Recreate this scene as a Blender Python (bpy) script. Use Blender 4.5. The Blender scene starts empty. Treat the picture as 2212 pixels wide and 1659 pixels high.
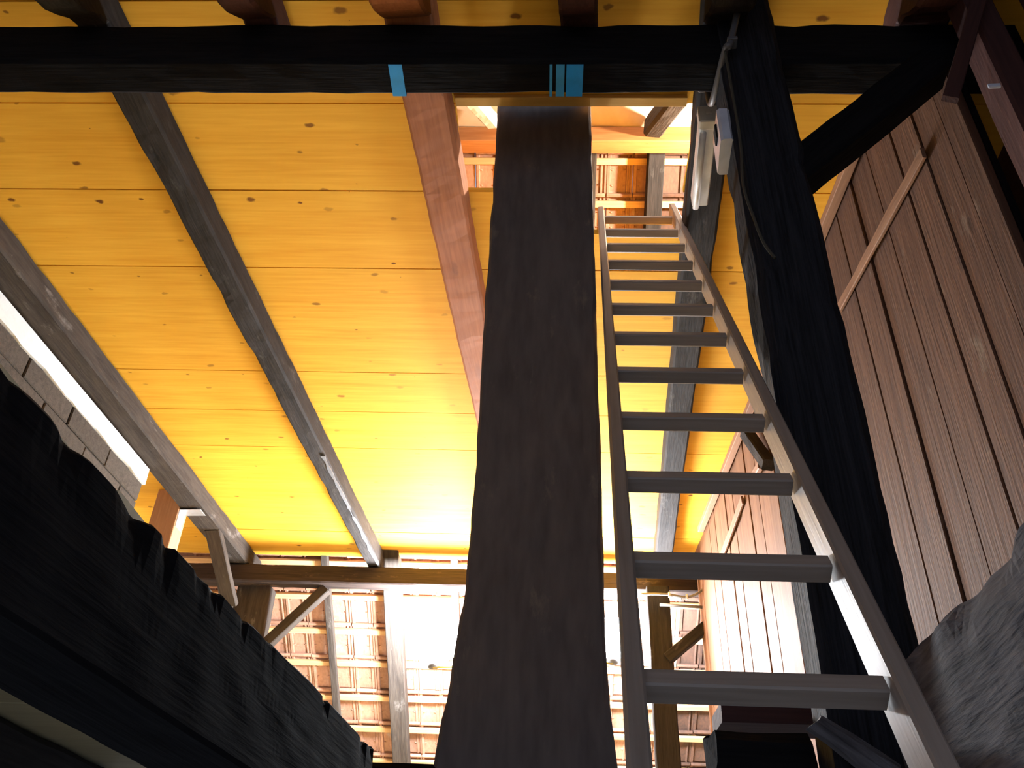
import bpy, bmesh, math, random
from mathutils import Vector, Matrix, noise
random.seed(7)
D = bpy.data
sc = bpy.context.scene
C = sc.collection

# ---------------------------------------------------------------- camera
# metres, origin at the photographer's eye; X right, Y along the joists, Z up
PX, PY, FPX = 1106.0, 829.5, 1914.45          # principal point, focal length (2212 x 1659 frame)
R_ = Vector((0.99523173, -0.02281404, -0.09483313))
F_ = Vector((0.0903636, 0.5816629, 0.80839513))
U_ = Vector((0.03671816, -0.81310995, 0.58095093))
cam_d = D.cameras.new('camera'); cam = D.objects.new('camera', cam_d); C.objects.link(cam)
cam_d.sensor_width = 36.0; cam_d.sensor_fit = 'HORIZONTAL'; cam_d.lens = 36.0*FPX/2212.0
cam_d.clip_start = 0.02
cx = Vector((R_[0], F_[0], U_[0])); cy = Vector((R_[1], F_[1], U_[1])); cz = Vector((R_[2], F_[2], U_[2]))
cam.matrix_world = Matrix(((cx[0], -cy[0], -cz[0], 0), (cx[1], -cy[1], -cz[1], 0), (cx[2], -cy[2], -cz[2], 0), (0, 0, 0, 1)))
sc.camera = cam

# ---------------------------------------------------------------- world, exposure
world = D.worlds.new('world'); sc.world = world; world.use_nodes = True
bg = world.node_tree.nodes['Background']
bg.inputs[0].default_value = (0.62, 0.74, 1.0, 1); bg.inputs[1].default_value = 0.60
sc.view_settings.view_transform = 'Standard'; sc.view_settings.look = 'None'
sc.view_settings.gamma = 1.0; sc.view_settings.use_curve_mapping = False
sc.view_settings.exposure = 0.15
LAMP, FILL = 470.0, 4000.0                    # radiance of the work light and the added attic fill lamp

# ---------------------------------------------------------------- frame helpers
def ray(x, y):
    c = Vector(((x-PX)/FPX, (y-PY)/FPX, 1.0))
    return Vector((R_.dot(c), F_.dot(c), U_.dot(c)))
def P(x, y, X=None, Y=None, Z=None):
    r = ray(x, y)
    t = X/r[0] if X is not None else Y/r[1] if Y is not None else Z/r[2]
    return r*t
K = 0.065
TH = math.atan(K)
CR = Vector((math.cos(TH), math.sin(TH), 0)); PE = Vector((-math.sin(TH), math.cos(TH), 0)); ZZ = Vector((0, 0, 1))
def uv(u, v, z=0): return CR*u + PE*v + ZZ*z            # the building's own axes
def at_x(X, v, z=0):                                    # point on the cross line v at world X
    u = (X + math.sin(TH)*v)/math.cos(TH); return uv(u, v, z)
H = 3.1                                                 # ceiling underside
JB = 2.94                                               # joist underside
FL = 0.50                                               # underside of the storey floor
GR = -1.5                                               # ground

# ---------------------------------------------------------------- materials
def mat(name, base, dark=None, stretch=(1.5, 14, 14), rough=0.75, bump=0.25, spec=0.25, wear=0.0, wearcol=(.5, .5, .52), knots=None, vary=0.25, contrast=0.5, fine=1.0):
    m = D.materials.new(name); m.use_nodes = True
    nt = m.node_tree; N = nt.nodes; Lk = nt.links
    b = N['Principled BSDF']; b.inputs['Roughness'].default_value = rough
    b.inputs['Specular IOR Level'].default_value = spec
    tc = N.new('ShaderNodeTexCoord'); oi = N.new('ShaderNodeObjectInfo')
    mul = N.new('ShaderNodeMath'); mul.operation = 'MULTIPLY'; mul.inputs[1].default_value = 57.0
    Lk.new(oi.outputs['Random'], mul.inputs[0])
    add = N.new('ShaderNodeVectorMath'); add.operation = 'ADD'
    Lk.new(tc.outputs['Object'], add.inputs[0]); Lk.new(mul.outputs[0], add.inputs[1])
    mp = N.new('ShaderNodeMapping'); mp.inputs['Scale'].default_value = stretch
    Lk.new(add.outputs[0], mp.inputs['Vector'])
    n1 = N.new('ShaderNodeTexNoise'); n1.inputs['Scale'].default_value = 1.6; n1.inputs['Detail'].default_value = 6; n1.inputs['Distortion'].default_value = 0.9
    Lk.new(mp.outputs[0], n1.inputs['Vector'])
    n2 = N.new('ShaderNodeTexNoise'); n2.inputs['Scale'].default_value = 7.0*fine; n2.inputs['Detail'].default_value = 5
    Lk.new(mp.outputs[0], n2.inputs['Vector'])
    mx = N.new('ShaderNodeMath'); mx.operation = 'MULTIPLY_ADD'; mx.inputs[1].default_value = 0.45
    Lk.new(n2.outputs[0], mx.inputs[0])
    h = N.new('ShaderNodeMath'); h.operation = 'MULTIPLY'; h.inputs[1].default_value = 0.55
    Lk.new(n1.outputs[0], h.inputs[0]); Lk.new(h.outputs[0], mx.inputs[2])
    rp = N.new('ShaderNodeValToRGB')
    d = dark if dark else tuple(c*0.5 for c in base)
    rp.color_ramp.elements[0].position = 0.5-0.5*(1-contrast)*0.6-0.08; rp.color_ramp.elements[0].color = (*d, 1)
    rp.color_ramp.elements[1].position = 0.5+0.12; rp.color_ramp.elements[1].color = (*base, 1)
    Lk.new(mx.outputs[0], rp.inputs[0])
    col = rp.outputs[0]
    # plank to plank tone
    hv = N.new('ShaderNodeHueSaturation')
    mr = N.new('ShaderNodeMapRange'); mr.inputs['To Min'].default_value = 1-vary; mr.inputs['To Max'].default_value = 1+vary*0.6
    Lk.new(oi.outputs['Random'], mr.inputs['Value']); Lk.new(mr.outputs[0], hv.inputs['Value']); Lk.new(col, hv.inputs['Color'])
    col = hv.outputs[0]
    if knots:
        kc, ks, kt = knots
        mp2 = N.new('ShaderNodeMapping'); mp2.inputs['Scale'].default_value = ks
        nk = N.new('ShaderNodeTexNoise'); nk.inputs['Scale'].default_value = 26.0
        Lk.new(add.outputs[0], nk.inputs['Vector'])
        dk = N.new('ShaderNodeVectorMath'); dk.operation = 'MULTIPLY_ADD'; dk.inputs[1].default_value = (.030, .022, 0)
        Lk.new(nk.outputs['Color'], dk.inputs[0]); Lk.new(add.outputs[0], dk.inputs[2])
        Lk.new(dk.outputs[0], mp2.inputs['Vector'])
        vo = N.new('ShaderNodeTexVoronoi'); vo.inputs['Scale'].default_value = 1.0; vo.voronoi_dimensions = '2D'
        Lk.new(mp2.outputs[0], vo.inputs['Vector'])
        sp = N.new('ShaderNodeSeparateColor'); Lk.new(vo.outputs['Color'], sp.inputs[0])
        th = N.new('ShaderNodeMath'); th.operation = 'MULTIPLY'; th.inputs[1].default_value = kt
        pw = N.new('ShaderNodeMath'); pw.operation = 'POWER'; pw.inputs[1].default_value = 1.1
        Lk.new(sp.outputs[0], pw.inputs[0]); Lk.new(pw.outputs[0], th.inputs[0])
        dv = N.new('ShaderNodeMath'); dv.operation = 'DIVIDE'; Lk.new(vo.outputs['Distance'], dv.inputs[0]); Lk.new(th.outputs[0], dv.inputs[1])
        r2 = N.new('ShaderNodeValToRGB'); r2.color_ramp.elements[0].position = 0.55; r2.color_ramp.elements[0].color = (1, 1, 1, 1)
        r2.color_ramp.elements[1].position = 1.0; r2.color_ramp.elements[1].color = (0, 0, 0, 1)
        Lk.new(dv.outputs[0], r2.inputs[0])
        k = N.new('ShaderNodeMix'); k.data_type = 'RGBA'; k.inputs[7].default_value = (*kc, 1)
        fk = N.new('ShaderNodeMath'); fk.operation = 'MULTIPLY_ADD'; fk.inputs[1].default_value = 0.7; fk.inputs[2].default_value = 0.25
        Lk.new(sp.outputs[1], fk.inputs[0])
        fm = N.new('ShaderNodeMath'); fm.operation = 'MULTIPLY'; Lk.new(fk.outputs[0], fm.inputs[0]); Lk.new(r2.outputs[0], fm.inputs[1])
        Lk.new(fm.outputs[0], k.inputs[0]); Lk.new(col, k.inputs[6]); col = k.outputs[2]
    if wear > 0:
        n3 = N.new('ShaderNodeTexNoise'); n3.inputs['Scale'].default_value = 3.0; n3.inputs['Detail'].default_value = 8; n3.inputs['Roughness'].default_value = 0.7
        mp3 = N.new('ShaderNodeMapping'); mp3.inputs['Scale'].default_value = (1.2, 3, 3)
        Lk.new(add.outputs[0], mp3.inputs['Vector']); Lk.new(mp3.outputs[0], n3.inputs['Vector'])
        r3 = N.new('ShaderNodeValToRGB'); r3.color_ramp.elements[0].position = 0.62-wear*0.2; r3.color_ramp.elements[0].color = (0, 0, 0, 1)
        r3.color_ramp.elements[1].position = 0.72-wear*0.15; r3.color_ramp.elements[1].color = (1, 1, 1, 1)
        Lk.new(n3.outputs[0], r3.inputs[0])
        k = N.new('ShaderNodeMix'); k.data_type = 'RGBA'; k.inputs[7].default_value = (*wearcol, 1)
        Lk.new(r3.outputs[0], k.inputs[0]); Lk.new(col, k.inputs[6]); col = k.outputs[2]
    Lk.new(col, b.inputs['Base Color'])
    if bump:
        bp = N.new('ShaderNodeBump'); bp.inputs['Strength'].default_value = bump; bp.inputs['Distance'].default_value = 0.01
        Lk.new(mx.outputs[0], bp.inputs['Height']); Lk.new(bp.outputs[0], b.inputs['Normal'])
    return m
def plain(name, base, rough=0.6, metal=0.0, spec=0.3):
    m = D.materials.new(name); m.use_nodes = True; nt = m.node_tree; b = nt.nodes['Principled BSDF']
    b.inputs['Roughness'].default_value = rough; b.inputs['Metallic'].default_value = metal; b.inputs['Specular IOR Level'].default_value = spec
    tc = nt.nodes.new('ShaderNodeTexCoord'); n = nt.nodes.new('ShaderNodeTexNoise'); n.inputs['Scale'].default_value = 14; n.inputs['Detail'].default_value = 5
    nt.links.new(tc.outputs['Object'], n.inputs['Vector'])
    r = nt.nodes.new('ShaderNodeValToRGB'); r.color_ramp.elements[0].color = (*[c*0.8 for c in base], 1); r.color_ramp.elements[1].color = (*base, 1)
    r.color_ramp.elements[0].position = .3; r.color_ramp.elements[1].position = .6
    nt.links.new(n.outputs[0], r.inputs[0]); nt.links.new(r.outputs[0], b.inputs['Base Color'])
    return m
def emit(name, col, strength):
    m = D.materials.new(name); m.use_nodes = True; b = m.node_tree.nodes['Principled BSDF']
    b.inputs['Base Color'].default_value = (.9, .9, .9, 1)
    b.inputs['Emission Color'].default_value = (*col, 1); b.inputs['Emission Strength'].default_value = strength
    return m

M = {}
M['pine'] = mat('yellow_pine', (0.88, 0.485, 0.058), (0.74, 0.345, 0.028), (0.5, 9, 9), 0.65, 0.05, 0.05, knots=((0.16, 0.05, 0.015), (2.7, 4.8, 1), 0.085), vary=0.08)
M['pine_edge'] = mat('pine_edge', (0.80, 0.50, 0.14), (0.62, 0.34, 0.07), (0.6, 8, 8), 0.6, 0.05, vary=0.1)
M['black'] = mat('blackened_oak', (0.013, 0.012, 0.013), (0.005, 0.005, 0.006), (1.2, 16, 16), 0.9, 0.3, 0.04, vary=0.15)
M['post_black'] = mat('streaked_black_oak', (0.030, 0.030, 0.036), (0.005, 0.005, 0.006), (0.9, 26, 26), 0.85, 0.9, 0.1, vary=0.0)
M['grey'] = mat('smoked_grey_timber', (0.075, 0.060, 0.050), (0.028, 0.022, 0.020), (1.4, 14, 14), 0.8, 0.5, 0.15, wear=0.10, wearcol=(.15, .135, .125), vary=0.15)
M['joist_dark'] = mat('dark_joist', (0.040, 0.034, 0.032), (0.016, 0.014, 0.014), (1.4, 14, 14), 0.8, 0.5, 0.12, wear=0.12, wearcol=(.085, .078, .075), vary=0.15)
M['post'] = mat('broad_post_timber', (0.17, 0.135, 0.12), (0.10, 0.08, 0.074), (1.2, 5, 5), 0.85, 0.5, 0.1, wear=0.06, wearcol=(.23, .18, .14), vary=0.0)
M['red'] = mat('red_pine_joist', (0.40, 0.145, 0.055), (0.26, 0.085, 0.03), (0.9, 16, 16), 0.7, 0.2, 0.25, knots=((0.14, 0.05, 0.03), (1.5, 5.5, 1), 0.16), vary=0.1)
M['redbrown'] = mat('red_brown_timber', (0.085, 0.032, 0.027), (0.045, 0.017, 0.016), (1.0, 14, 14), 0.75, 0.3, vary=0.15)
M['rough'] = mat('weathered_rough_oak', (0.17, 0.158, 0.168), (0.028, 0.025, 0.028), (2.0, 15, 15), 0.85, 1.0, 0.2, wear=0.12, wearcol=(.22, .22, .25), vary=0.1)
M['plank_new'] = mat('orange_wall_plank', (0.22, 0.100, 0.046), (0.12, 0.046, 0.019), (0.8, 17, 17), 0.7, 0.2, 0.2, vary=0.15)
M['plank'] = mat('brown_wall_plank', (0.145, 0.072, 0.043), (0.066, 0.029, 0.018), (0.8, 15, 15), 0.75, 0.35, 0.2, wear=0.06, wearcol=(.20, .14, .10), knots=((0.05, 0.025, 0.018), (1.3, 5, 1), 0.07), vary=0.2)
M['strip'] = mat('pale_brown_strip', (0.34, 0.19, 0.115), (0.20, 0.10, 0.06), (0.8, 15, 15), 0.7, 0.2, vary=0.15)
M['ladder'] = mat('ladder_wood', (0.33, 0.27, 0.225), (0.22, 0.175, 0.14), (0.8, 18, 18), 0.5, 0.12, 0.4, vary=0.12)
M['tile'] = mat('clay_tile', (0.52, 0.29, 0.20), (0.34, 0.175, 0.115), (9, 5, 5), 0.85, 0.3, 0.15, wear=0.10, wearcol=(.46, .36, .30), vary=0.28)
M['tile_shaded'] = mat('shaded_brown_tile', (0.16, 0.085, 0.06), (0.07, 0.05, 0.042), (9, 5, 5), 0.85, 0.3, 0.15, vary=0.45)  # browner tile type, its colour darkened further to stand for shade at the right
M['batten'] = mat('roof_batten', (0.78, 0.48, 0.24), (0.60, 0.34, 0.15), (0.6, 14, 14), 0.7, 0.1, vary=0.12)
M['orange'] = mat('orange_purlin', (0.58, 0.25, 0.085), (0.42, 0.15, 0.04), (0.8, 9, 9), 0.6, 0.1, knots=((0.2, 0.07, 0.02), (2.2, 6, 1), 0.1), vary=0.05)
M['brown'] = mat('brown_purlin', (0.060, 0.042, 0.036), (0.022, 0.017, 0.016), (0.9, 14, 14), 0.8, 0.4, 0.1, wear=0.10, wearcol=(.13, .085, .06), vary=0.1)
M['newpost'] = mat('new_post_wood', (0.62, 0.34, 0.19), (0.46, 0.22, 0.11), (0.9, 14, 14), 0.6, 0.1, vary=0.05)
M['block'] = mat('concrete_block', (0.105, 0.088, 0.074), (0.055, 0.046, 0.039), (22, 22, 22), 0.9, 0.6, 0.1, vary=0.16)
M['mortar'] = mat('mortar', (0.06, 0.052, 0.044), (0.035, 0.03, 0.026), (20, 20, 20), 0.9, 0.5, 0.1, vary=0.0)
M['plaster'] = mat('white_plaster', (0.86, 0.86, 0.85), (0.78, 0.78, 0.77), (8, 8, 8), 0.85, 0.3, 0.1, vary=0.0)
M['paint'] = plain('pale_dried_paint', (0.16, 0.165, 0.185), 0.7)
M['cream'] = mat('cream_underlay', (0.80, 0.62, 0.44), (0.70, 0.50, 0.33), (2, 2, 2), 0.8, 0.2, 0.1, vary=0.0)
M['beige'] = mat('beige_floor_board', (0.66, 0.57, 0.34), (0.54, 0.45, 0.26), (0.6, 9, 9), 0.7, 0.1, vary=0.1)
M['ground'] = mat('concrete_floor', (0.55, 0.52, 0.47), (0.42, 0.39, 0.35), (3, 3, 3), 0.9, 0.3, 0.1, vary=0.0)
M['tape'] = plain('blue_tape', (0.02, 0.38, 0.95), 0.5)
M['tape2'] = plain('pale_blue_tape', (0.06, 0.40, 0.80), 0.5)
M['steel'] = plain('galvanised_steel', (0.55, 0.56, 0.58), 0.4, 0.7)
M['pvc'] = plain('grey_pvc', (0.22, 0.21, 0.20), 0.5)
M['conduit'] = plain('dark_conduit', (0.13, 0.12, 0.12), 0.45)
M['cable'] = plain('dark_cable', (0.07, 0.065, 0.05), 0.6)
M['housing'] = plain('fixture_housing', (0.62, 0.61, 0.56), 0.5)
M['plastic'] = plain('pale_plastic', (0.72, 0.74, 0.82), 0.35)
M['hole'] = plain('dark_mortise', (0.01, 0.01, 0.012), 0.9)
M['white'] = plain('white_metal', (0.75, 0.75, 0.74), 0.4)
M['yellowmetal'] = plain('yellow_tripod_metal', (0.60, 0.42, 0.04), 0.45)
M['lamp'] = emit('work_light_glow', (0.88, 0.935, 1.0), LAMP)
M['fill_bulb'] = emit('fill_glow', (1.0, 0.88, 0.72), FILL)
M['tube'] = plain('unlit_tube', (0.8, 0.8, 0.8), 0.3)

# ---------------------------------------------------------------- object helpers
def link(name, me, m=None, parent=None, mw=None):
    o = D.objects.new(name, me); C.objects.link(o)
    if m is not None and me is not None and not me.materials: me.materials.append(M[m])
    if mw is not None: o.matrix_world = mw
    if parent is not None:
        o.parent = parent
        o.matrix_parent_inverse = Matrix.Identity(4)
        pm = parent.matrix_basis
        o.matrix_basis = pm.inverted() @ (mw if mw is not None else Matrix.Identity(4))
    return o
def tag(o, label, cat=None, group=None, kind=None):
    o['label'] = label
    if cat: o['category'] = cat
    if group: o['group'] = group
    if kind: o['kind'] = kind
    return o
def thing(name, loc, label, cat=None, group=None, kind=None, rot=None):
    o = D.objects.new(name, None); C.objects.link(o); o.empty_display_size = 0.1
    o.matrix_basis = Matrix.Translation(loc) @ (rot.to_4x4() if rot else Matrix.Identity(4))
    return tag(o, label, cat, group, kind)
def frame(a, b, up=ZZ):
    a = Vector(a); b = Vector(b); x = (b-a); L = x.length; x.normalize()
    up = Vector(up); y = up.cross(x)
    if y.length < 1e-4: y = Vector((0, 1, 0)).cross(x)
    y.normalize(); z = x.cross(y)
    return Matrix(((x[0], y[0], z[0], a[0]), (x[1], y[1], z[1], a[1]), (x[2], y[2], z[2], a[2]), (0, 0, 0, 1))), L
def finish(bm, name, smooth=False):
    bmesh.ops.recalc_face_normals(bm, faces=bm.faces)
    me = D.meshes.new(name); bm.to_mesh(me); bm.free()
    if smooth:
        for p in me.polygons: p.use_smooth = True
    return me
SEED = [0]
def section(w, h, bev, n):
    """closed chamfered rectangle, n points a side"""
    hw, hh = w/2, h/2; pts = []
    def side(p, q):
        for i in range(n): pts.append((p[0]+(q[0]-p[0])*i/(n-1), p[1]+(q[1]-p[1])*i/(n-1)))
    side((-hw+bev, -hh), (hw-bev, -hh)); side((hw, -hh+bev), (hw, hh-bev)); side((hw-bev, hh), (-hw+bev, hh)); side((-hw, hh-bev), (-hw, -hh+bev))
    return pts
def timber_mesh(L, w, h, rough=0.004, bev=0.008, step=0.08, n=3, prof=None, bow=0.0, chip=0.0, ends=0.0, chipf=1.0):
    SEED[0] += 1; s = SEED[0]*13.7
    k = max(1, int(L/step)); bm = bmesh.new(); rings = []
    for i in range(k+1):
        t = i/k; x = L*t
        ww, hh, oy, oz = (w, h, 0, 0) if prof is None else prof(t)
        sec = section(ww, hh, min(bev, ww*0.3, hh*0.3), n); ring = []
        by = bow*noise.noise((x*0.6, s, 1.3)); bz = bow*noise.noise((x*0.6, s, 7.9))
        for (y, z) in sec:
            d = rough*noise.noise((x*2.3+s, y*6, z*6)) + rough*0.7*noise.noise((x*9+s, y*22, z*22))
            if chip and not (chipf > 2 and z < 0):
                e = min(1.0, (abs(y)/(ww/2))*(abs(z)/(hh/2)))
                c = max(0.0, noise.noise((x*7*chipf+s, y*9, z*9+4))-0.05)
                d -= chip*c*e**3*1.6
            r = math.hypot(y, z) or 1
            xe = 0.0
            if ends and i in (0, k): xe = ends*noise.noise((y*14+s, z*14, i*3.1))
            ring.append(bm.verts.new((x+xe, y+by+oy+y/r*d, z+bz+oz+z/r*d)))
        rings.append(ring)
    m = len(rings[0])
    for i in range(k):
        for j in range(m):
            bm.faces.new((rings[i][j], rings[i][(j+1) % m], rings[i+1][(j+1) % m], rings[i+1][j]))
    bm.faces.new(list(reversed(rings[0]))); bm.faces.new(rings[-1])
    return finish(bm, 'timber')
def timber(name, a, b, w, h, m, label=None, cat='beam', up=ZZ, parent=None, group=None, **kw):
    mw, L = frame(a, b, up)
    o = link(name, timber_mesh(L, w, h, **kw), m, parent, mw)
    if label: tag(o, label, cat, group)
    return o
def box_mesh(lo, hi, bev=0.0):
    bm = bmesh.new(); bmesh.ops.create_cube(bm, size=1)
    for v in bm.verts:
        for i in range(3): v.co[i] = lo[i] + (v.co[i]+0.5)*(hi[i]-lo[i])
    if bev: bmesh.ops.bevel(bm, geom=bm.edges[:], offset=bev, segments=1, affect='EDGES')
    return finish(bm, 'box')
def box(name, lo, hi, m, parent=None, mw=None, bev=0.002):
    """box with its own origin at its centre, axes from mw"""
    lo = Vector(lo); hi = Vector(hi); c = (lo+hi)/2
    me = box_mesh(lo-c, hi-c, bev)
    base = mw if mw is not None else Matrix.Identity(4)
    return link(name, me, m, parent, base @ Matrix.Translation(c))
def tube_mesh(pts, r, n=8):
    bm = bmesh.new(); rings = []
    pts = [Vector(p) for p in pts]
    for i, p in enumerate(pts):
        t = (pts[min(i+1, len(pts)-1)]-pts[max(i-1, 0)]).normalized()
        a = t.cross(Vector((0.31, 0.52, 0.79))).normalized(); b = t.cross(a)
        rings.append([bm.verts.new(p+(a*math.cos(q*2*math.pi/n)+b*math.sin(q*2*math.pi/n))*r) for q in range(n)])
    for i in range(len(pts)-1):
        for j in range(n): bm.faces.new((rings[i][j], rings[i][(j+1) % n], rings[i+1][(j+1) % n], rings[i+1][j]))
    bm.faces.new(rings[0]); bm.faces.new(list(reversed(rings[-1])))
    return finish(bm, 'tube', True)
def tube(name, pts, r, m, parent=None, n=8):
    p0 = Vector(pts[0]); return link(name, tube_mesh([Vector(p)-p0 for p in pts], r, n), m, parent, Matrix.Translation(p0))
def spline(pts, k=8):
    pts = [Vector(p) for p in pts]; q = [pts[0]]+pts+[pts[-1]]; out = []
    for i in range(1, len(q)-2):
        for s in range(k):
            t = s/k; a, b, c, d = q[i-1], q[i], q[i+1], q[i+2]
            out.append(0.5*((2*b)+(-a+c)*t+(2*a-5*b+4*c-d)*t*t+(-a+3*b-3*c+d)*t*t*t))
    out.append(pts[-1]); return out

BR = Matrix(((CR[0], PE[0], 0, 0), (CR[1], PE[1], 0, 0), (0, 0, 1, 0), (0, 0, 0, 1)))   # building axes

# ================================================================= STRUCTURE
# ---- ceiling: wide yellow boards across the joists
ceil = thing('ceiling', (0, 0, H), 'yellow pine board ceiling resting on the timber joists', kind='structure')
def ceiling_board(u0, u1, v0, v1):
    dz = random.uniform(-0.0012, 0.0012); e = 0.0035
    bm = bmesh.new(); L = u1-u0; w = v1-v0
    prof = [(0, 0.027), (w, 0.027), (w, 0.010), (w-e*0.55, 0.007), (w-e, 0.0), (e, 0.0), (e*0.55, 0.007), (0, 0.010)]
    A = [bm.verts.new((0, y, z)) for y, z in prof]; B = [bm.verts.new((L, y, z)) for y, z in prof]
    for j in range(8): bm.faces.new((A[j], A[(j+1) % 8], B[(j+1) % 8], B[j]))
    bm.faces.new(A); bm.faces.new(list(reversed(B)))
    me = finish(bm, 'ceiling_board')
    return link('ceiling_board', me, 'pine', ceil, BR @ Matrix.Translation((u0, v0, H+dz)))
def U(X, v): return (X + math.sin(TH)*v)/math.cos(TH)
UL, UR = -4.6, 2.6
seams = [-2.2, -1.7, -1.2, -0.7, -0.2, 0.35, 0.85, 1.40, 1.86, 2.325]
for a, b in zip(seams[:-1], seams[1:]): ceiling_board(UL, UR, a, b)
HX0, HX1 = -0.575, 0.43                    # hatch between the red joist and the dark joist
def hatch_board(v0, v1, x0, x1):
    vm = (v0+v1)/2; ceiling_board(UL, U(x0, vm), v0, v1); ceiling_board(U(x1, vm), UR, v0, v1)
hatch_board(2.325, 2.81, HX0, HX1)
hatch_board(2.81, 3.335, -0.17, HX1)
ceiling_board(U(-.17, 3.2), U(HX1, 3.2), 3.075, 3.335)
seams = [3.335, 4.24, 4.667, 5.114, 6.393, 6.87]
for a, b in zip(seams[:-1], seams[1:]): ceiling_board(UL, UR, a, b)

# ---- far roof slope: clay tiles on battens
PH = math.atan(0.7)
DN = PE*math.cos(PH)-ZZ*math.sin(PH); NN = PE*math.sin(PH)+ZZ*math.cos(PH)
RO = PE*7.03 + ZZ*H
RM = Matrix(((CR[0], DN[0], NN[0], RO[0]), (CR[1], DN[1], NN[1], RO[1]), (CR[2], DN[2], NN[2], RO[2]), (0, 0, 0, 1)))
roof = thing('roof', RO, 'underside of the sloping clay tile roof on battens', kind='structure')
roof.matrix_basis = RM
def tile_mesh(var):
    W, L = 0.189, 0.375
    bm = bmesh.new()
    # cross profile (x, depth below nominal underside): side roll, pan, centre rib, pan, edge
    x = [0, .006, .014, .024, .030, .085, .140, .146, .154, .160, .168, .176, W]
    zz = [-.004, -.012, -.012, -.012, .006, .008, .006, -.004, -.004, .004, .004, -.006, -.006]
    if var == 1: zz = [-.008, -.008, -.008, -.008, .004, .004, .004, .004, -.012, -.012, .002, .002, -.004]
    for y0, y1, off in ((0.0, L-0.045, 0.0), (L-0.045, L, 0.013)):
        a = [bm.verts.new((x[i], y0, zz[i]+off)) for i in range(len(x))]; b = [bm.verts.new((x[i], y1, zz[i]+off)) for i in range(len(x))]
        c = [bm.verts.new((x[i], y1, .02)) for i in range(len(x))]; d = [bm.verts.new((x[i], y0, .02)) for i in range(len(x))]
        for i in range(len(x)-1):
            bm.faces.new((a[i], a[i+1], b[i+1], b[i])); bm.faces.new((b[i], b[i+1], c[i+1], c[i]))
            bm.faces.new((c[i], c[i+1], d[i+1], d[i])); bm.faces.new((d[i], d[i+1], a[i+1], a[i]))
        bm.faces.new((a[0], b[0], c[0], d[0])); bm.faces.new((a[-1], d[-1], c[-1], b[-1]))
    # head roll hooked over the batten
    n = 7; r = .016; A = []; B = []
    for j in range(n):
        t = 2*math.pi*j/n
        A.append(bm.verts.new((.004, -.020+r*math.cos(t), -.012+r*math.sin(t)))); B.append(bm.verts.new((W-.004, -.020+r*math.cos(t), -.012+r*math.sin(t))))
    for j in range(n): bm.faces.new((A[j], A[(j+1) % n], B[(j+1) % n], B[j]))
    bm.faces.new(A); bm.faces.new(list(reversed(B)))
    # little wedge nibs
    if var == 0:
        for (nx, ny, sgn) in ((.040, .10, 1), (.130, .10, -1), (.040, .21, 1), (.130, .21, -1)):
            p = [(nx-.013, ny, .008), (nx+.013, ny, .008), (nx+.010*sgn, ny+.016, .008), (nx-.010*sgn, ny, -.008)]
            v = [bm.verts.new(q) for q in p]
            for f in ((0, 1, 2), (0, 1, 3), (1, 2, 3), (0, 2, 3)): bm.faces.new([v[i] for i in f])
    me = finish(bm, 'roof_tile'); me.materials.append(M['tile_shaded' if var == 1 else 'tile']); return me
TM = [tile_mesh(0), tile_mesh(1)]
rows = [2.036+.352*2, 2.036+.352, 2.036, 1.669, 1.324, .959, .624] + [.274-.3374*k for k in range(11)] + [-3.402, -3.705, -4.01, -4.31]
rows.sort()
TW = 0.19
u_lo, u_hi = -4.55, 2.45
ncol = int((u_hi-u_lo)/TW)
rest = bmesh.new()
for ri, s in enumerate(rows):
    for c in range(ncol):
        u = u_lo + c*TW
        low = (-0.4 < s < 2.3) and (-3.05 < u < 1.62)
        hat = (-3.75 < s < -2.75) and (-0.75 < u < 1.05)
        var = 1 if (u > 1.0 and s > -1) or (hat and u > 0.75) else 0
        jit = (random.uniform(-.002, .002), random.uniform(-.004, .004), random.uniform(-.002, .002))
        if low or hat:
            o = D.objects.new('roof_tile', TM[var]); C.objects.link(o); o.parent = roof
            o.location = (u+jit[0], s-.012+jit[1], jit[2]); o.rotation_euler = (0.02, 0, random.uniform(-.006, .006))
        else:
            n0 = len(rest.verts); tmp = bmesh.ops.create_cube(rest, size=1)
            for v in tmp['verts']:
                v.co = Vector((u+.002+(v.co[0]+.5)*.184, s-.03+(v.co[1]+.5)*.345, (v.co[2]+.5)*.02))
o = link('roof_tile_field', finish(rest, 'roof_tile_field'), 'tile', roof, RM); o['kind'] = 'stuff'
bat_me = box_mesh((-(u_hi-u_lo)/2, -.024, -.015), ((u_hi-u_lo)/2, .024, .015), .002); bat_me.materials.append(M['batten'])
for s in rows:
    o = D.objects.new('batten', bat_me); C.objects.link(o); o.parent = roof; o.location = ((u_lo+u_hi)/2, s+.03, -.031+random.uniform(-.001, .001))
    o.rotation_euler = (0, 0, random.uniform(-.0015, .0015))

# ---- floor of this storey (seen from below through its stair opening)
floor = thing('floor', (0, 0, FL), 'board floor of the storey around the ladder opening', kind='structure')
def floor_board(name, x0, x1, y0, y1, m):
    mw, L = frame((x0, (y0+y1)/2, FL+.015), (x1, (y0+y1)/2+K*(x1-x0), FL+.015))
    return link(name, timber_mesh(L, y1-y0-.004, .03, rough=.0006, bev=.003, step=1.0, n=2), m, floor, mw)
yb = -2.0
while yb < 2.45: floor_board('floor_board', -4.4, -0.62, yb, yb+.30, 'beige'); yb += .30
yb = 2.70
while yb < 9.4: floor_board('floor_board', -4.4, 1.7, yb, yb+.30, 'beige'); yb += .30
yb = -2.0
while yb < 2.45: floor_board('floor_board', 0.88, 2.6, yb, yb+.30, 'beige'); yb += .30
g = box('floor_ground', (-6, -3, GR-.1), (4, 10, GR), 'ground', bev=0); tag(g, 'pale concrete ground floor below the opening', kind='structure')

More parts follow.
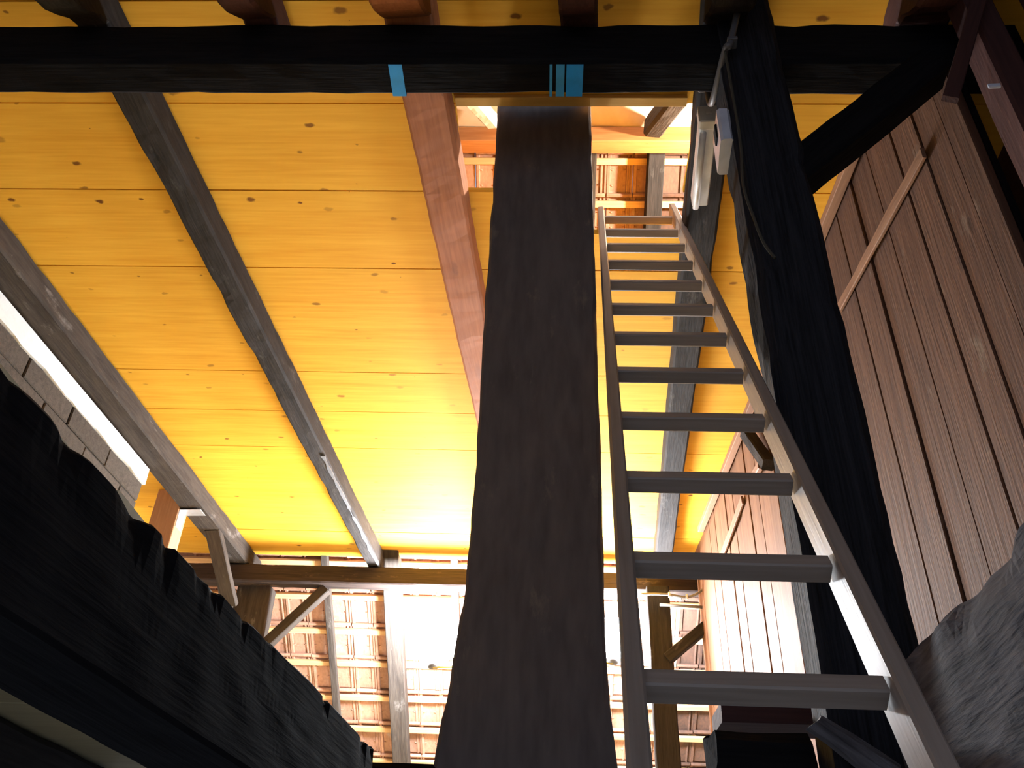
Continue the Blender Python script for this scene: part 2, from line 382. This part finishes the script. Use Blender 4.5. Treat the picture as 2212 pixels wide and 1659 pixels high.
# ---- left wall of concrete blocks with a white plaster strip under the joist
wl = thing('wall_left', (-3.04, 4.97, FL+.03), 'grey concrete block wall with white plaster strip under the left joist', kind='structure')
box('mortar_core', (-3.23, -2.0, FL+.03), (-3.052, 4.95, 2.93), 'mortar', wl, bev=0)
row_h = 0.135; z = 2.812
blk = {}
ri = 0
while z > FL+.1:
    z0 = max(z-row_h+.008, FL+.032); y1 = 4.97; first = True
    while y1 > -1.95:
        ln = (0.24 if (ri % 2 and first) else 0.47); first = False
        y0 = max(y1-ln, -2.0)
        key = (round(ln, 2), round(z-z0, 3))
        if key not in blk:
            bm = bmesh.new(); bmesh.ops.create_cube(bm, size=1)
            for v in bm.verts: v.co = Vector((v.co[0]*.19, v.co[1]*(ln-.009), v.co[2]*(z-z0)))
            bmesh.ops.bevel(bm, geom=bm.edges[:], offset=.006, segments=1, affect='EDGES')
            blk[key] = finish(bm, 'concrete_block'); blk[key].materials.append(M['block'])
        link('concrete_block', blk[key], None, wl, Matrix.Translation((-3.135+random.uniform(-.005, .005), (y0+y1)/2 if y0 > -2 else y1-ln/2, (z+z0)/2)))
        y1 -= ln
    z -= row_h; ri += 1
bm = bmesh.new(); N_ = 90; top = []; bot = []; 
for i in range(N_+1):
    y = -1.9 + (4.98+1.9)*i/N_
    top.append(bm.verts.new((-3.034, y, 2.935))); bot.append(bm.verts.new((-3.030, y, 2.812+.018*noise.noise((y*5, 2, 3))+.012*noise.noise((y*17, 2, 3)))))
for i in range(N_): bm.faces.new((top[i], top[i+1], bot[i+1], bot[i]))
r = bmesh.ops.extrude_face_region(bm, geom=bm.faces[:])
for v in r['geom']:
    if isinstance(v, bmesh.types.BMVert): v.co.x -= .20
o = link('plaster_strip', finish(bm, 'plaster_strip'), 'plaster', wl, Matrix.Identity(4)); o['label'] = 'white plaster strip along the wall top'
box('wall_back', (-4.7, -2.0, FL), (-4.6, 9.5, 4.4), 'plaster', bev=0)
tag(D.objects['wall_back'], 'pale outer wall behind the concrete block wall', kind='structure')

# ---- right wall of vertical planks, a little askew: x = 1.45 - 0.1 y
WD = Vector((-0.1, 1, 0)).normalized(); WN = Vector((-1, -0.1, 0)).normalized()
def wp(y, z, off=0.0): return Vector((1.45-0.1*y, y, z)) + WN*off
def hitw(x, y, off=0.0):
    r = ray(x, y); n = WN; p0 = wp(3, 0, off); return r*(p0.dot(n)/r.dot(n))
wr = thing('wall_right', wp(6.7, FL+.03), 'brown vertical plank wall between right post and far roof', kind='structure')
edges = [1.98, 2.09, 2.24, 2.40, 2.61, 2.80, 2.99, 3.17, 3.33, 3.50, 3.72, 3.90, 4.08, 4.27, 4.43, 4.60, 4.79, 4.99, 5.18, 5.37, 5.56, 5.74, 5.90, 6.09, 6.30, 6.52, 6.70]
for y0, y1 in zip(edges[:-1], edges[1:]):
    g_ = .010 if abs(y0-2.61) < .01 or abs(y1-2.61) < .01 else .0018
    th = random.uniform(.022, .032); ym = (y0+y1)/2
    a = wp(ym, FL+.04, th/2); b = wp(ym, H-.006, th/2)
    timber('wall_plank', a, b, (y1-y0)-g_, th, 'plank' if ym < 4.2 else 'plank_new', up=WN, parent=wr, rough=.0015, bev=.004, step=.35, n=2)
mw, L = frame(wp(1.98, (FL+H)/2, -.012), wp(6.70, (FL+H)/2, -.012))
link('wall_backing', timber_mesh(L, .02, H-FL-.05, rough=0, bev=.001, step=3, n=2), 'black', wr, mw)
tr = timber('trim_1', wp(2.30, H-.022, .060), wp(6.25, H-.022, .060), .045, .042, 'strip', rough=.001, bev=.003, step=.4, n=2)
tag(tr, 'pale brown corner batten where plank wall meets ceiling', kind='structure')
box('wall_outer', (1.75, -2.0, FL+.03), (1.85, 9.5, H), 'redbrown', bev=0)
tag(D.objects['wall_outer'], 'dark red-brown boarding behind the right posts', kind='structure')

# ================================================================= MAIN TIMBERS
timber('tie_beam', at_x(-3.6, 1.93, 2.828), at_x(1.50, 1.93, 2.828), .145, .225, 'black', 'black tie beam crossing the whole view under the joists', rough=.005, bev=.014, step=.07, chip=.012)
XA = [('joist', -1.905, -1.775, 'joist_dark', 'dark grey joist, second from the left, pale paint streak along its edge', -1.6, 6.80),
      ('joist', -3.075, -2.87, 'grey', 'weathered grey joist beside the white plaster strip, leftmost', -1.6, 6.82),
      ('joist', -0.742, -0.565, 'red', 'reddish brown pine joist left of the broad central post', -1.6, 6.80),
      ('joist', 0.418, 0.565, 'joist_dark', 'dark stained joist behind the ladder, right of the hatch', -1.6, 6.80),
      ('joist', -1.27, -1.14, 'redbrown', 'red-brown joist end above the tie beam, between two dark joists', -1.6, 2.02),
      ('joist', -0.10, 0.035, 'redbrown', 'dark red joist end above the tie beam over the central post', -1.6, 2.02),
      ('joist', 1.10, 1.29, 'redbrown', 'dark red joist end above the tie beam at far right', -1.6, 2.10)]
def joist_prof(x0, x1, ya, yb):
    """joists are deeper on the near side and notched over the tie beam"""
    yn = 1.84 + K*(x0+x1)/2 - (9 if x0 < -2.9 else 0); w = x1-x0; h0 = H-JB-.014
    def f(t):
        y = ya+(yb-ya)*t; q = min(max((yn-y)/.22, 0), 1); e = .17*(1-(1-q)**2) if q > 0 else 0
        return (w*(1.12-.22*t) if yb > 3 else w, h0+e, 0, -e/2)
    return f
for nm, x0, x1, m, lab, ya, yb in XA:
    timber(nm, ((x0+x1)/2, ya, (JB+H)/2), ((x0+x1)/2, yb, (JB+H)/2), x1-x0, H-JB-.014, m, lab, cat='joist', group='ceiling joists', prof=joist_prof(x0, x1, ya, yb), rough=.0045, bev=.012, step=.05, chip=.010 if m != 'red' else .004)
# dried paint streak along the lower edge of the second joist
bm = bmesh.new(); J = D.objects['joist']; pv = []
for i in range(61):
    y = 4.85+1.75*i/60; w = .010+.010*noise.noise((y*9, 1, 2)); dx = .006*noise.noise((y*5, 4, 2)); zz = JB+.0035
    w = max(w, .0005)*(1 if noise.noise((y*3.1, 7, 1)) > -.25 else .15)
    xc = -1.796+dx
    pv.append([bm.verts.new((xc-w, y, zz-.004)), bm.verts.new((xc+w, y, zz-.004)), bm.verts.new((xc+w, y, zz+.006)), bm.verts.new((xc-w, y, zz+.006))])
for i in range(60):
    for j in range(4): bm.faces.new((pv[i][j], pv[i][(j+1) % 4], pv[i+1][(j+1) % 4], pv[i+1][j]))
bm.faces.new(pv[0]); bm.faces.new(pv[-1])
o = link('paint_streak', finish(bm, 'paint_streak'), 'paint', J, Matrix.Identity(4)); o['label'] = 'pale dried paint streak'
# near hatch edge: cross trimmer between joists
timber('hatch_trim', at_x(-.555, 2.30, H-.013), at_x(.395, 2.30, H-.013), .045, .022, 'pine_edge', 'narrow yellow board along the near hatch edge behind tie beam', cat='board', rough=.0006, bev=.002, step=.5, n=2)

timber('post', (.555, 1.975, GR), (.555, 1.975, H-.012), .21, .19, 'post_black', 'massive black post right of the ladder', cat='post', up=Vector((0, -1, 0)), rough=.006, bev=.02, step=.07, chip=.022)
timber('knee_brace', P(1700, 395, Y=1.96), P(2010, 150, Y=1.96), .12, .125, 'black', 'black diagonal knee brace from right post up to tie beam', cat='brace', rough=.004, bev=.012, step=.07, chip=.01)
# broad central post
def cp(t):
    z = GR + t*(5.6-GR)
    L = [(-1.5, -.47, .07), (.30, -.455, .050), (.50, -.432, .031), (.63, -.420, .016), (.75, -.405, .010), (.94, -.388, .007), (1.4, -.378, .008), (2.2, -.386, .003), (3.2, -.392, .001), (5.7, -.392, .001)]
    for (z0, a0, b0), (z1, a1, b1) in zip(L[:-1], L[1:]):
        if z0 <= z <= z1:
            q = (z-z0)/(z1-z0); a = a0+(a1-a0)*q; b = b0+(b1-b0)*q; break
    return (b-a, .24, -(a+b)/2-.19, 0)
mwc, L = frame((-.19, 2.475, GR), (-.19, 2.475, 5.6), Vector((0, -1, 0)))
me = timber_mesh(5.6-GR, .39, .24, rough=.005, bev=.010, step=.045, n=6, prof=lambda t: (cp(t)[0], .24, -cp(t)[2] if False else 0, 0), chip=.010)
# shift each ring sideways so that both edges follow the photograph's flare
for v in me.vertices:
    t = v.co.x/(5.6-GR); w_, _, off, _ = cp(min(max(t, 0), .9999)); cxw = -off-.19
    v.co.y += (cxw+.19) * (1 if mwc.to_3x3() @ Vector((0, 1, 0)) @ Vector((1, 0, 0)) > 0 else -1)
link('central_post', me, 'post', None, mwc); tag(D.objects['central_post'], 'broad dark central post flaring at its foot', 'post')

# ---- rough beams round the opening
timber('floor_beam', (-.725, -1.4, .405), (-.625, 2.16, .405), .165, .205, 'black', 'big black beam along the lower left edge of the opening', rough=.0035, bev=.006, step=.018, n=7, chip=.018, chipf=2.6, ends=.03)
timber('floor_beam', (-1.50, -1.4, .37), (-1.44, 2.4, .37), .28, .25, 'joist_dark', 'dark beam at the bottom left corner under beige boards', rough=.006, bev=.015, step=.08, chip=.01)
timber('trimmer_beam', at_x(-.74, 2.46, .40), at_x(-.43, 2.46, .40), .17, .24, 'black', 'short black trimmer beam between lower left beam and central post', rough=.006, bev=.014, step=.05, chip=.015)
def rp(t): return (.26, .42, 0, 0)
timber('rough_beam', (.74, -1.2, .40), (.695, 1.83, .40), .26, .40, 'rough', 'rough weathered grey beam at the lower right corner', rough=.012, bev=.03, step=.022, n=9, chip=.06, ends=.05)
timber('trimmer_beam', at_x(.235, 2.10, .44), at_x(.445, 2.10, .44), .14, .19, 'black', 'short black beam end behind the lowest ladder rung', rough=.006, bev=.028, step=.03, n=4, chip=.03, ends=.02)
timber('rough_strut', P(1765, 1560, Y=1.84), P(1935, 1680, Y=1.84), .05, .05, 'rough', 'rough grey diagonal offcut beside the lowest right ladder rail', cat='strut', rough=.014, bev=.018, step=.03, n=4, chip=.03, ends=.02)
timber('shelf_plank', at_x(.285, 2.34, .634), at_x(.66, 2.34, .634), .14, .046, 'redbrown', 'dark brown plank lying level behind the lowest ladder rungs', cat='plank', rough=.002, bev=.004, step=.1)

# ---- dark posts and boards at the far right edge
timber('post', (1.27, 1.80, GR), (1.27, 1.80, H), .09, .12, 'redbrown', 'dark red post right of the plank wall', cat='post', up=Vector((0, -1, 0)), rough=.004, bev=.01, step=.1)
timber('post', (1.46, 1.72, GR), (1.46, 1.72, H), .10, .12, 'redbrown', 'dark red post at the right picture edge', cat='post', up=Vector((0, -1, 0)), rough=.004, bev=.01, step=.1)
timber('diagonal_board', P(2052, 215, Y=1.70), P(2132, -60, Y=1.70), .045, .02, 'redbrown', 'thin red-brown board slanting across the upper right corner', cat='board', up=Vector((0, -1, 0)), rough=.001, bev=.003, step=.2, n=2)
box('white_tag', P(2135, 188, Y=1.72)-Vector((.0, .004, .004)), P(2160, 182, Y=1.72)+Vector((0, .004, .002)), 'plastic')
tag(D.objects['white_tag'], 'small white tag on the dark boards at upper right', 'tag')

# diagonal strips on the plank wall
timber('diagonal_strip', hitw(1995, 330, .045), hitw(1812, 668, .045), .05, .016, 'strip', 'worn brown strip nailed diagonally on the near plank wall', cat='strip', up=WN, rough=.003, bev=.003, step=.06, chip=.006)
timber('diagonal_strip', hitw(1604, 1080, .045), hitw(1552, 1222, .045), .06, .014, 'strip', 'thin brown strip slanting across the far bright planks', cat='strip', up=WN, rough=.002, bev=.003, step=.06)
pg = thing('wall_peg', hitw(1640, 985, .04), 'dark wooden peg with pale tip on far planks by ladder', 'peg')
timber('shaft', hitw(1612, 935, .09), hitw(1660, 1005, .07), .07, .07, 'joist_dark', parent=pg, rough=.004, bev=.008, step=.03)
timber('tip', hitw(1643, 1003, .06), hitw(1622, 1040, .05), .05, .03, 'strip', parent=pg, up=WN, rough=.003, bev=.005, step=.03)

# ================================================================= LADDER
L0 = Vector((.22, 1.28, .385)); L1 = Vector((.22, 3.12, 3.22)); LD = (L1-L0).normalized(); LS = (L1-L0).length/11
LN = Vector((1, 0, 0)).cross(LD).normalized()
foot = L0 - LD*((L0.z-GR)/LD.z)
lad = thing('ladder', foot, 'long wooden ladder leaning up through the ceiling hatch', 'ladder')
topp = L1 + LD*.16
for sx in (-.178, .180):
    a = foot + Vector((sx, 0, 0)); b = topp + Vector((sx+(.012 if sx > 0 else 0), K*sx, 0)) + (LD*.10 if sx > 0 else Vector())
    timber('rail', a, b, .030, .075, 'ladder', parent=lad, up=LN, rough=.0008, bev=.004, step=.3, n=2)
n0 = -int(((L0-foot).length-.25)/LS)
for i in range(n0, 12):
    c = L0 + LD*LS*i
    timber('rung', c-Vector((.166, K*.166, 0)), c+Vector((.168, K*.168, 0)), .034, .036, 'ladder', parent=lad, up=LN, rough=.0006, bev=.003, step=.2, n=2)

# ================================================================= FAR BAY
pur = timber('purlin', at_x(-4.5, 6.76, 2.865), at_x(1.9, 6.76, 2.865), .13, .148, 'brown', 'brown eaves purlin under the joist ends before the tiles', cat='purlin', rough=.005, bev=.010, step=.08, chip=.012)
def rafter(u, s0, s1, w, d, m, lab):
    a = RM @ Vector((u, s0, -.048-d/2)); b = RM @ Vector((u, s1, -.048-d/2))
    timber('rafter', a, b, w, d, m, lab, cat='rafter', group='roof rafters', up=NN, rough=.003, bev=.006, step=.12)
rafter(-1.30, -4.4, 2.8, .145, .13, 'grey', 'broad grey rafter left of the work light')
rafter(-1.875, -4.4, 2.8, .062, .05, 'grey', 'thin grey rafter right of the far knee brace')
rafter(-0.775, -4.4, 2.8, .062, .05, 'grey', 'thin rafter hidden mostly in the left glare beside central post')
rafter(0.725, -4.4, 0.0, .115, .12, 'joist_dark', 'dark rafter seen through the hatch behind ladder top')
rafter(0.28, -4.4, 2.8, .062, .05, 'grey', 'thin rafter right of the central post in the glare')
rafter(-2.75, -4.4, 2.8, .10, .10, 'grey', 'leftmost rafter behind the far post')
timber('post', (.44, 6.69, FL+.03), (.44, 6.69, 2.785), .175, .12, 'joist_dark', 'dark far post seen between the ladder rails', cat='post', up=Vector((0, -1, 0)), rough=.004, bev=.008, step=.1)
timber('brace', P(1440, 1425, Y=6.66), P(1530, 1350, Y=6.66), .085, .08, 'joist_dark', 'dark short brace between far post and bright plank wall', cat='brace', rough=.003, bev=.006, step=.08)
timber('post', (-2.82, 6.70, FL+.03), (-2.82, 6.70, 2.79), .28, .16, 'grey', 'stout grey far post under purlin behind the left beam', cat='post', up=Vector((0, -1, 0)), rough=.005, bev=.012, step=.08)
timber('knee_brace', P(575, 1392, Y=6.66), P(705, 1272, Y=6.66), .075, .085, 'grey', 'small far knee brace from stout post up to purlin', cat='brace', rough=.003, bev=.006, step=.06)
timber('strut', Vector((-2.95, 5.93, 2.96)), Vector((-2.93, 6.50, 2.58)), .12, .05, 'grey', 'grey strut with pale notch below the leftmost joist', cat='strut', rough=.003, bev=.006, step=.06)
# new vertical post bracketed to the left joist
npst = thing('bracketed_post', (-3.16, 5.62, FL+.03), 'light brown new post bracketed to the leftmost joist', 'post')
timber('shaft', (-3.16, 5.62, FL+.03), (-3.16, 5.62, H-.005), .20, .14, 'newpost', parent=npst, up=Vector((0, -1, 0)), rough=.0006, bev=.004, step=.5, n=2)
bk = box('angle_bracket', (-3.06, 5.56, 2.80), (-3.056, 5.66, 2.938), 'steel', npst, bev=.001); bk['label'] = 'galvanised steel angle bracket'
bk2 = box('angle_bracket', (-3.06, 5.56, 2.932), (-2.90, 5.66, 2.937), 'steel', npst, bev=.001)

# conduits on the far right
cd = thing('conduit', P(1415, 1290, Y=6.86), 'pale grey conduit sagging above the far brace by plank wall', 'conduit')
pts = spline([P(1385, 1283, Y=6.55), P(1440, 1284, Y=6.55), P(1480, 1290, Y=6.55), P(1505, 1283, Y=6.55), P(1526, 1266, Y=6.55)])
tube('pipe', pts, .010, 'pvc', cd)
for k in (9, 17): box('clip', pts[k]-Vector((.008, .014, .02)), pts[k]+Vector((.008, .014, .02)), 'white', cd)
tube('straight_conduit', [P(1425, 1306, Y=6.60), P(1526, 1312, Y=6.60)], .012, 'pvc')
tag(D.objects['straight_conduit'], 'straight pale conduit below the sagging one', 'conduit')

# ================================================================= ATTIC SEEN THROUGH THE HATCH
def roofpt(x, y, n):
    r = ray(x, y); q = RO+NN*n; return r*(q.dot(NN)/r.dot(NN))
a = roofpt(1340, 303, -.27); va = a.dot(PE); za = a.z
timber('purlin', uv(-2.4, va, za), uv(2.2, va, za), .11, .15, 'orange', 'bright orange purlin crossing the view through the hatch', cat='purlin', rough=.002, bev=.006, step=.2)
# cream underlay sheet above the purlin
bm = bmesh.new(); grid = []
for i in range(41):
    row = []
    for j in range(7):
        u = -1.6+3.4*i/40; s = -3.62-.9*j/6
        row.append(bm.verts.new(RM @ Vector((u, s, -.235+.02*math.sin(j*1.3+.4)+.02*noise.noise((u*2, s*3, 1))))))
    grid.append(row)
for i in range(40):
    for j in range(6): bm.faces.new((grid[i][j], grid[i+1][j], grid[i+1][j+1], grid[i][j+1]))
me = finish(bm, 'underlay', True); o = link('underlay_sheet', me, 'cream'); tag(o, 'cream underlay sheet sagging above the orange purlin', 'sheet')
so = o.modifiers.new('solid', 'SOLIDIFY'); so.thickness = .004
timber('attic_strut', roofpt(1412, 276, -.33), P(1478, 190, Y=3.3), .13, .13, 'grey', 'grey attic strut rising from the orange purlin at right', cat='strut', rough=.006, bev=.02, step=.06)
timber('attic_strut', roofpt(1062, 262, -.30), P(1000, 190, Y=3.2), .10, .10, 'plaster', 'whitewashed attic strut left of the broad post', cat='strut', rough=.008, bev=.02, step=.06)

# ================================================================= LAMPS
LY = 6.80
gA = P(940, 1388, Y=LY); gB = P(1322, 1378, Y=LY); gM = (gA+gB)/2; base = Vector((gM.x, LY, FL+.03))
wk = thing('work_light', base, 'bright twin work light on a stand behind the central post', 'lamp')
tube('pole', [base+Vector((0, 0, .15)), Vector((gM.x, LY, gM.z-.19))], .017, 'yellowmetal', wk)
for k in range(3):
    t = k*2*math.pi/3+.5
    tube('leg', [base+Vector((0, 0, .62)), base+Vector((math.cos(t)*.42, math.sin(t)*.42, .012))], .012, 'yellowmetal', wk)
tube('crossbar', [gA-Vector((0, 0, .19)), gB-Vector((0, 0, .19))], .014, 'yellowmetal', wk)
def globe(p, rx, ry, rz):
    bm = bmesh.new(); bmesh.ops.create_uvsphere(bm, u_segments=28, v_segments=16, radius=1)
    for v in bm.verts: v.co = Vector((v.co[0]*rx, v.co[1]*ry, v.co[2]*rz))
    return link('lamp_globe', finish(bm, 'lamp_globe', True), 'lamp', wk, Matrix.Translation(p))
for gp in (gA, gB):
    gl = globe(gp, .215, .13, .16); gl['label'] = 'glowing white lamp globe'
    tube('socket', [gp-Vector((0, 0, .20)), gp-Vector((0, 0, .12))], .04, 'conduit', wk, 12)
# unseen fill lamp, added to brighten the attic view through the hatch
ab = thing('attic_fill', (1.35, 3.7, 4.35), 'unseen fill lamp added in the attic above the ceiling boards', 'lamp')
tube('flex', [(1.35, 3.7, 4.75), (1.35, 3.7, 4.48)], .005, 'cable', ab)
tube('socket', [(1.35, 3.7, 4.50), (1.35, 3.7, 4.42)], .022, 'conduit', ab, 12)
bm = bmesh.new(); bmesh.ops.create_uvsphere(bm, u_segments=20, v_segments=12, radius=.055)
link('fill_bulb', finish(bm, 'fill_bulb', True), 'fill_bulb', ab, Matrix.Translation((1.35, 3.7, 4.37)))

# fluorescent fitting by the hatch
fx = thing('tube_light', (.445, 2.20, 2.80), 'slim grey tube light fitting by the hatch and right post', 'lamp')
box('housing', (.415, 2.235, 2.79), (.480, 2.64, 2.86), 'white', fx, bev=.004)
box('end_cap', (.409, 2.19, 2.775), (.486, 2.235, 2.868), 'housing', fx, bev=.005)
box('switch', (.437, 2.186, 2.815), (.460, 2.191, 2.832), 'housing', fx, bev=.001)
tube('tube', [(.428, 2.245, 2.772), (.428, 2.63, 2.772)], .013, 'tube', fx, 10)
box('junction_box', (.405, 2.06, 2.86), (.470, 2.13, 2.932), 'conduit', bev=.006)
tag(D.objects['junction_box'], 'dark junction box under the tie beam above tube light', 'junction box')
ec = thing('electric_conduit', (.44, 1.84, 2.66), 'dark conduit running down over the tie beam to junction box', 'conduit')
tube('pipe', spline([(.60, 1.79, 3.09), (.545, 1.815, 2.98), (.480, 1.825, 2.72), (.462, 1.84, 2.70), (.440, 2.02, 2.695), (.437, 2.09, 2.75), (.437, 2.095, 2.86)], 6), .012, 'conduit', ec)
box('clip', (.468, 1.808, 2.715), (.502, 1.85, 2.73), 'conduit', ec)
hc = tube('hanging_cable', spline([P(1566, 110, Y=1.84), P(1582, 200, Y=1.84), P(1600, 310, Y=1.85), P(1606, 400, Y=1.85), P(1628, 470, Y=1.85), P(1650, 525, Y=1.84), P(1674, 557, Y=1.83)]), .0045, 'cable')
tag(hc, 'thin loose cable hanging down the massive black post', 'cable')
# pale block with mortise on the black post's side
bl = thing('mortised_block', (.434, 1.965, 2.30), 'pale bluish wooden block with dark mortise on black post side', 'block')
timber('body', (.434, 1.965, 2.30), (.434, 1.965, 2.455), .040, .145, 'plastic', parent=bl, up=Vector((0, -1, 0)), rough=.005, bev=.008, step=.02, n=5)
box('mortise', (.408, 1.93, 2.36), (.417, 1.97, 2.43), 'hole', bl, bev=.003)

# blue tape on the tie beam
def tape(px0, px1, label, m='tape', drop=0.0):
    z = 2.7125; q0 = P(px0, 170, Z=z); q1 = P(px1, 170, Z=z)
    mw, L = frame(at_x(q0.x, 1.93, z), at_x(q1.x, 1.93, z))
    bm = bmesh.new(); t = .0012
    path = [(-.058, 0), (.0735, 0), (.0765, .004), (.0765, .03)]
    inn = [(-.058, t), (.0725, t), (.0752, .005), (.0752, .03)]
    A = [bm.verts.new((0, y, zz)) for y, zz in path]; B = [bm.verts.new((L, y, zz)) for y, zz in path]
    A2 = [bm.verts.new((0, y, zz)) for y, zz in inn]; B2 = [bm.verts.new((L, y, zz)) for y, zz in inn]
    for i in range(3):
        bm.faces.new((A[i], A[i+1], B[i+1], B[i])); bm.faces.new((A2[i], B2[i], B2[i+1], A2[i+1]))
        bm.faces.new((A[i], A2[i], A2[i+1], A[i+1])); bm.faces.new((B[i], B[i+1], B2[i+1], B2[i]))
    bm.faces.new((A[0], B[0], B2[0], A2[0])); bm.faces.new((A[3], A2[3], B2[3], B[3]))
    o = link('tape_strip', finish(bm, 'tape'), m, None, mw); tag(o, label, 'tape', 'blue tape strips on the tie beam')
tape(843, 872, 'blue tape strip on tie beam beside the red joist')
tape(1223, 1259, 'widest blue tape strip on tie beam above central post')
tape(1201, 1219, 'narrow blue tape strip left of the widest one', 'tape2')
tape(1187, 1193, 'thinnest sliver of pale blue tape on tie beam', 'tape2')

# crumpled pale plastic wedged at the upper right
bm = bmesh.new(); bmesh.ops.create_icosphere(bm, subdivisions=3, radius=1)
for v in bm.verts:
    d = 1+.45*noise.noise(v.co*2.3)+.25*noise.noise(v.co*6)
    v.co = Vector((v.co[0]*.075*d, v.co[1]*.05*d, v.co[2]*.035*d))
o = link('plastic_scrap', finish(bm, 'plastic_scrap'), 'plastic', None, Matrix.Translation(P(2070, 8, Y=1.98))); tag(o, 'crumpled white plastic scrap on the beam at top right', 'plastic')
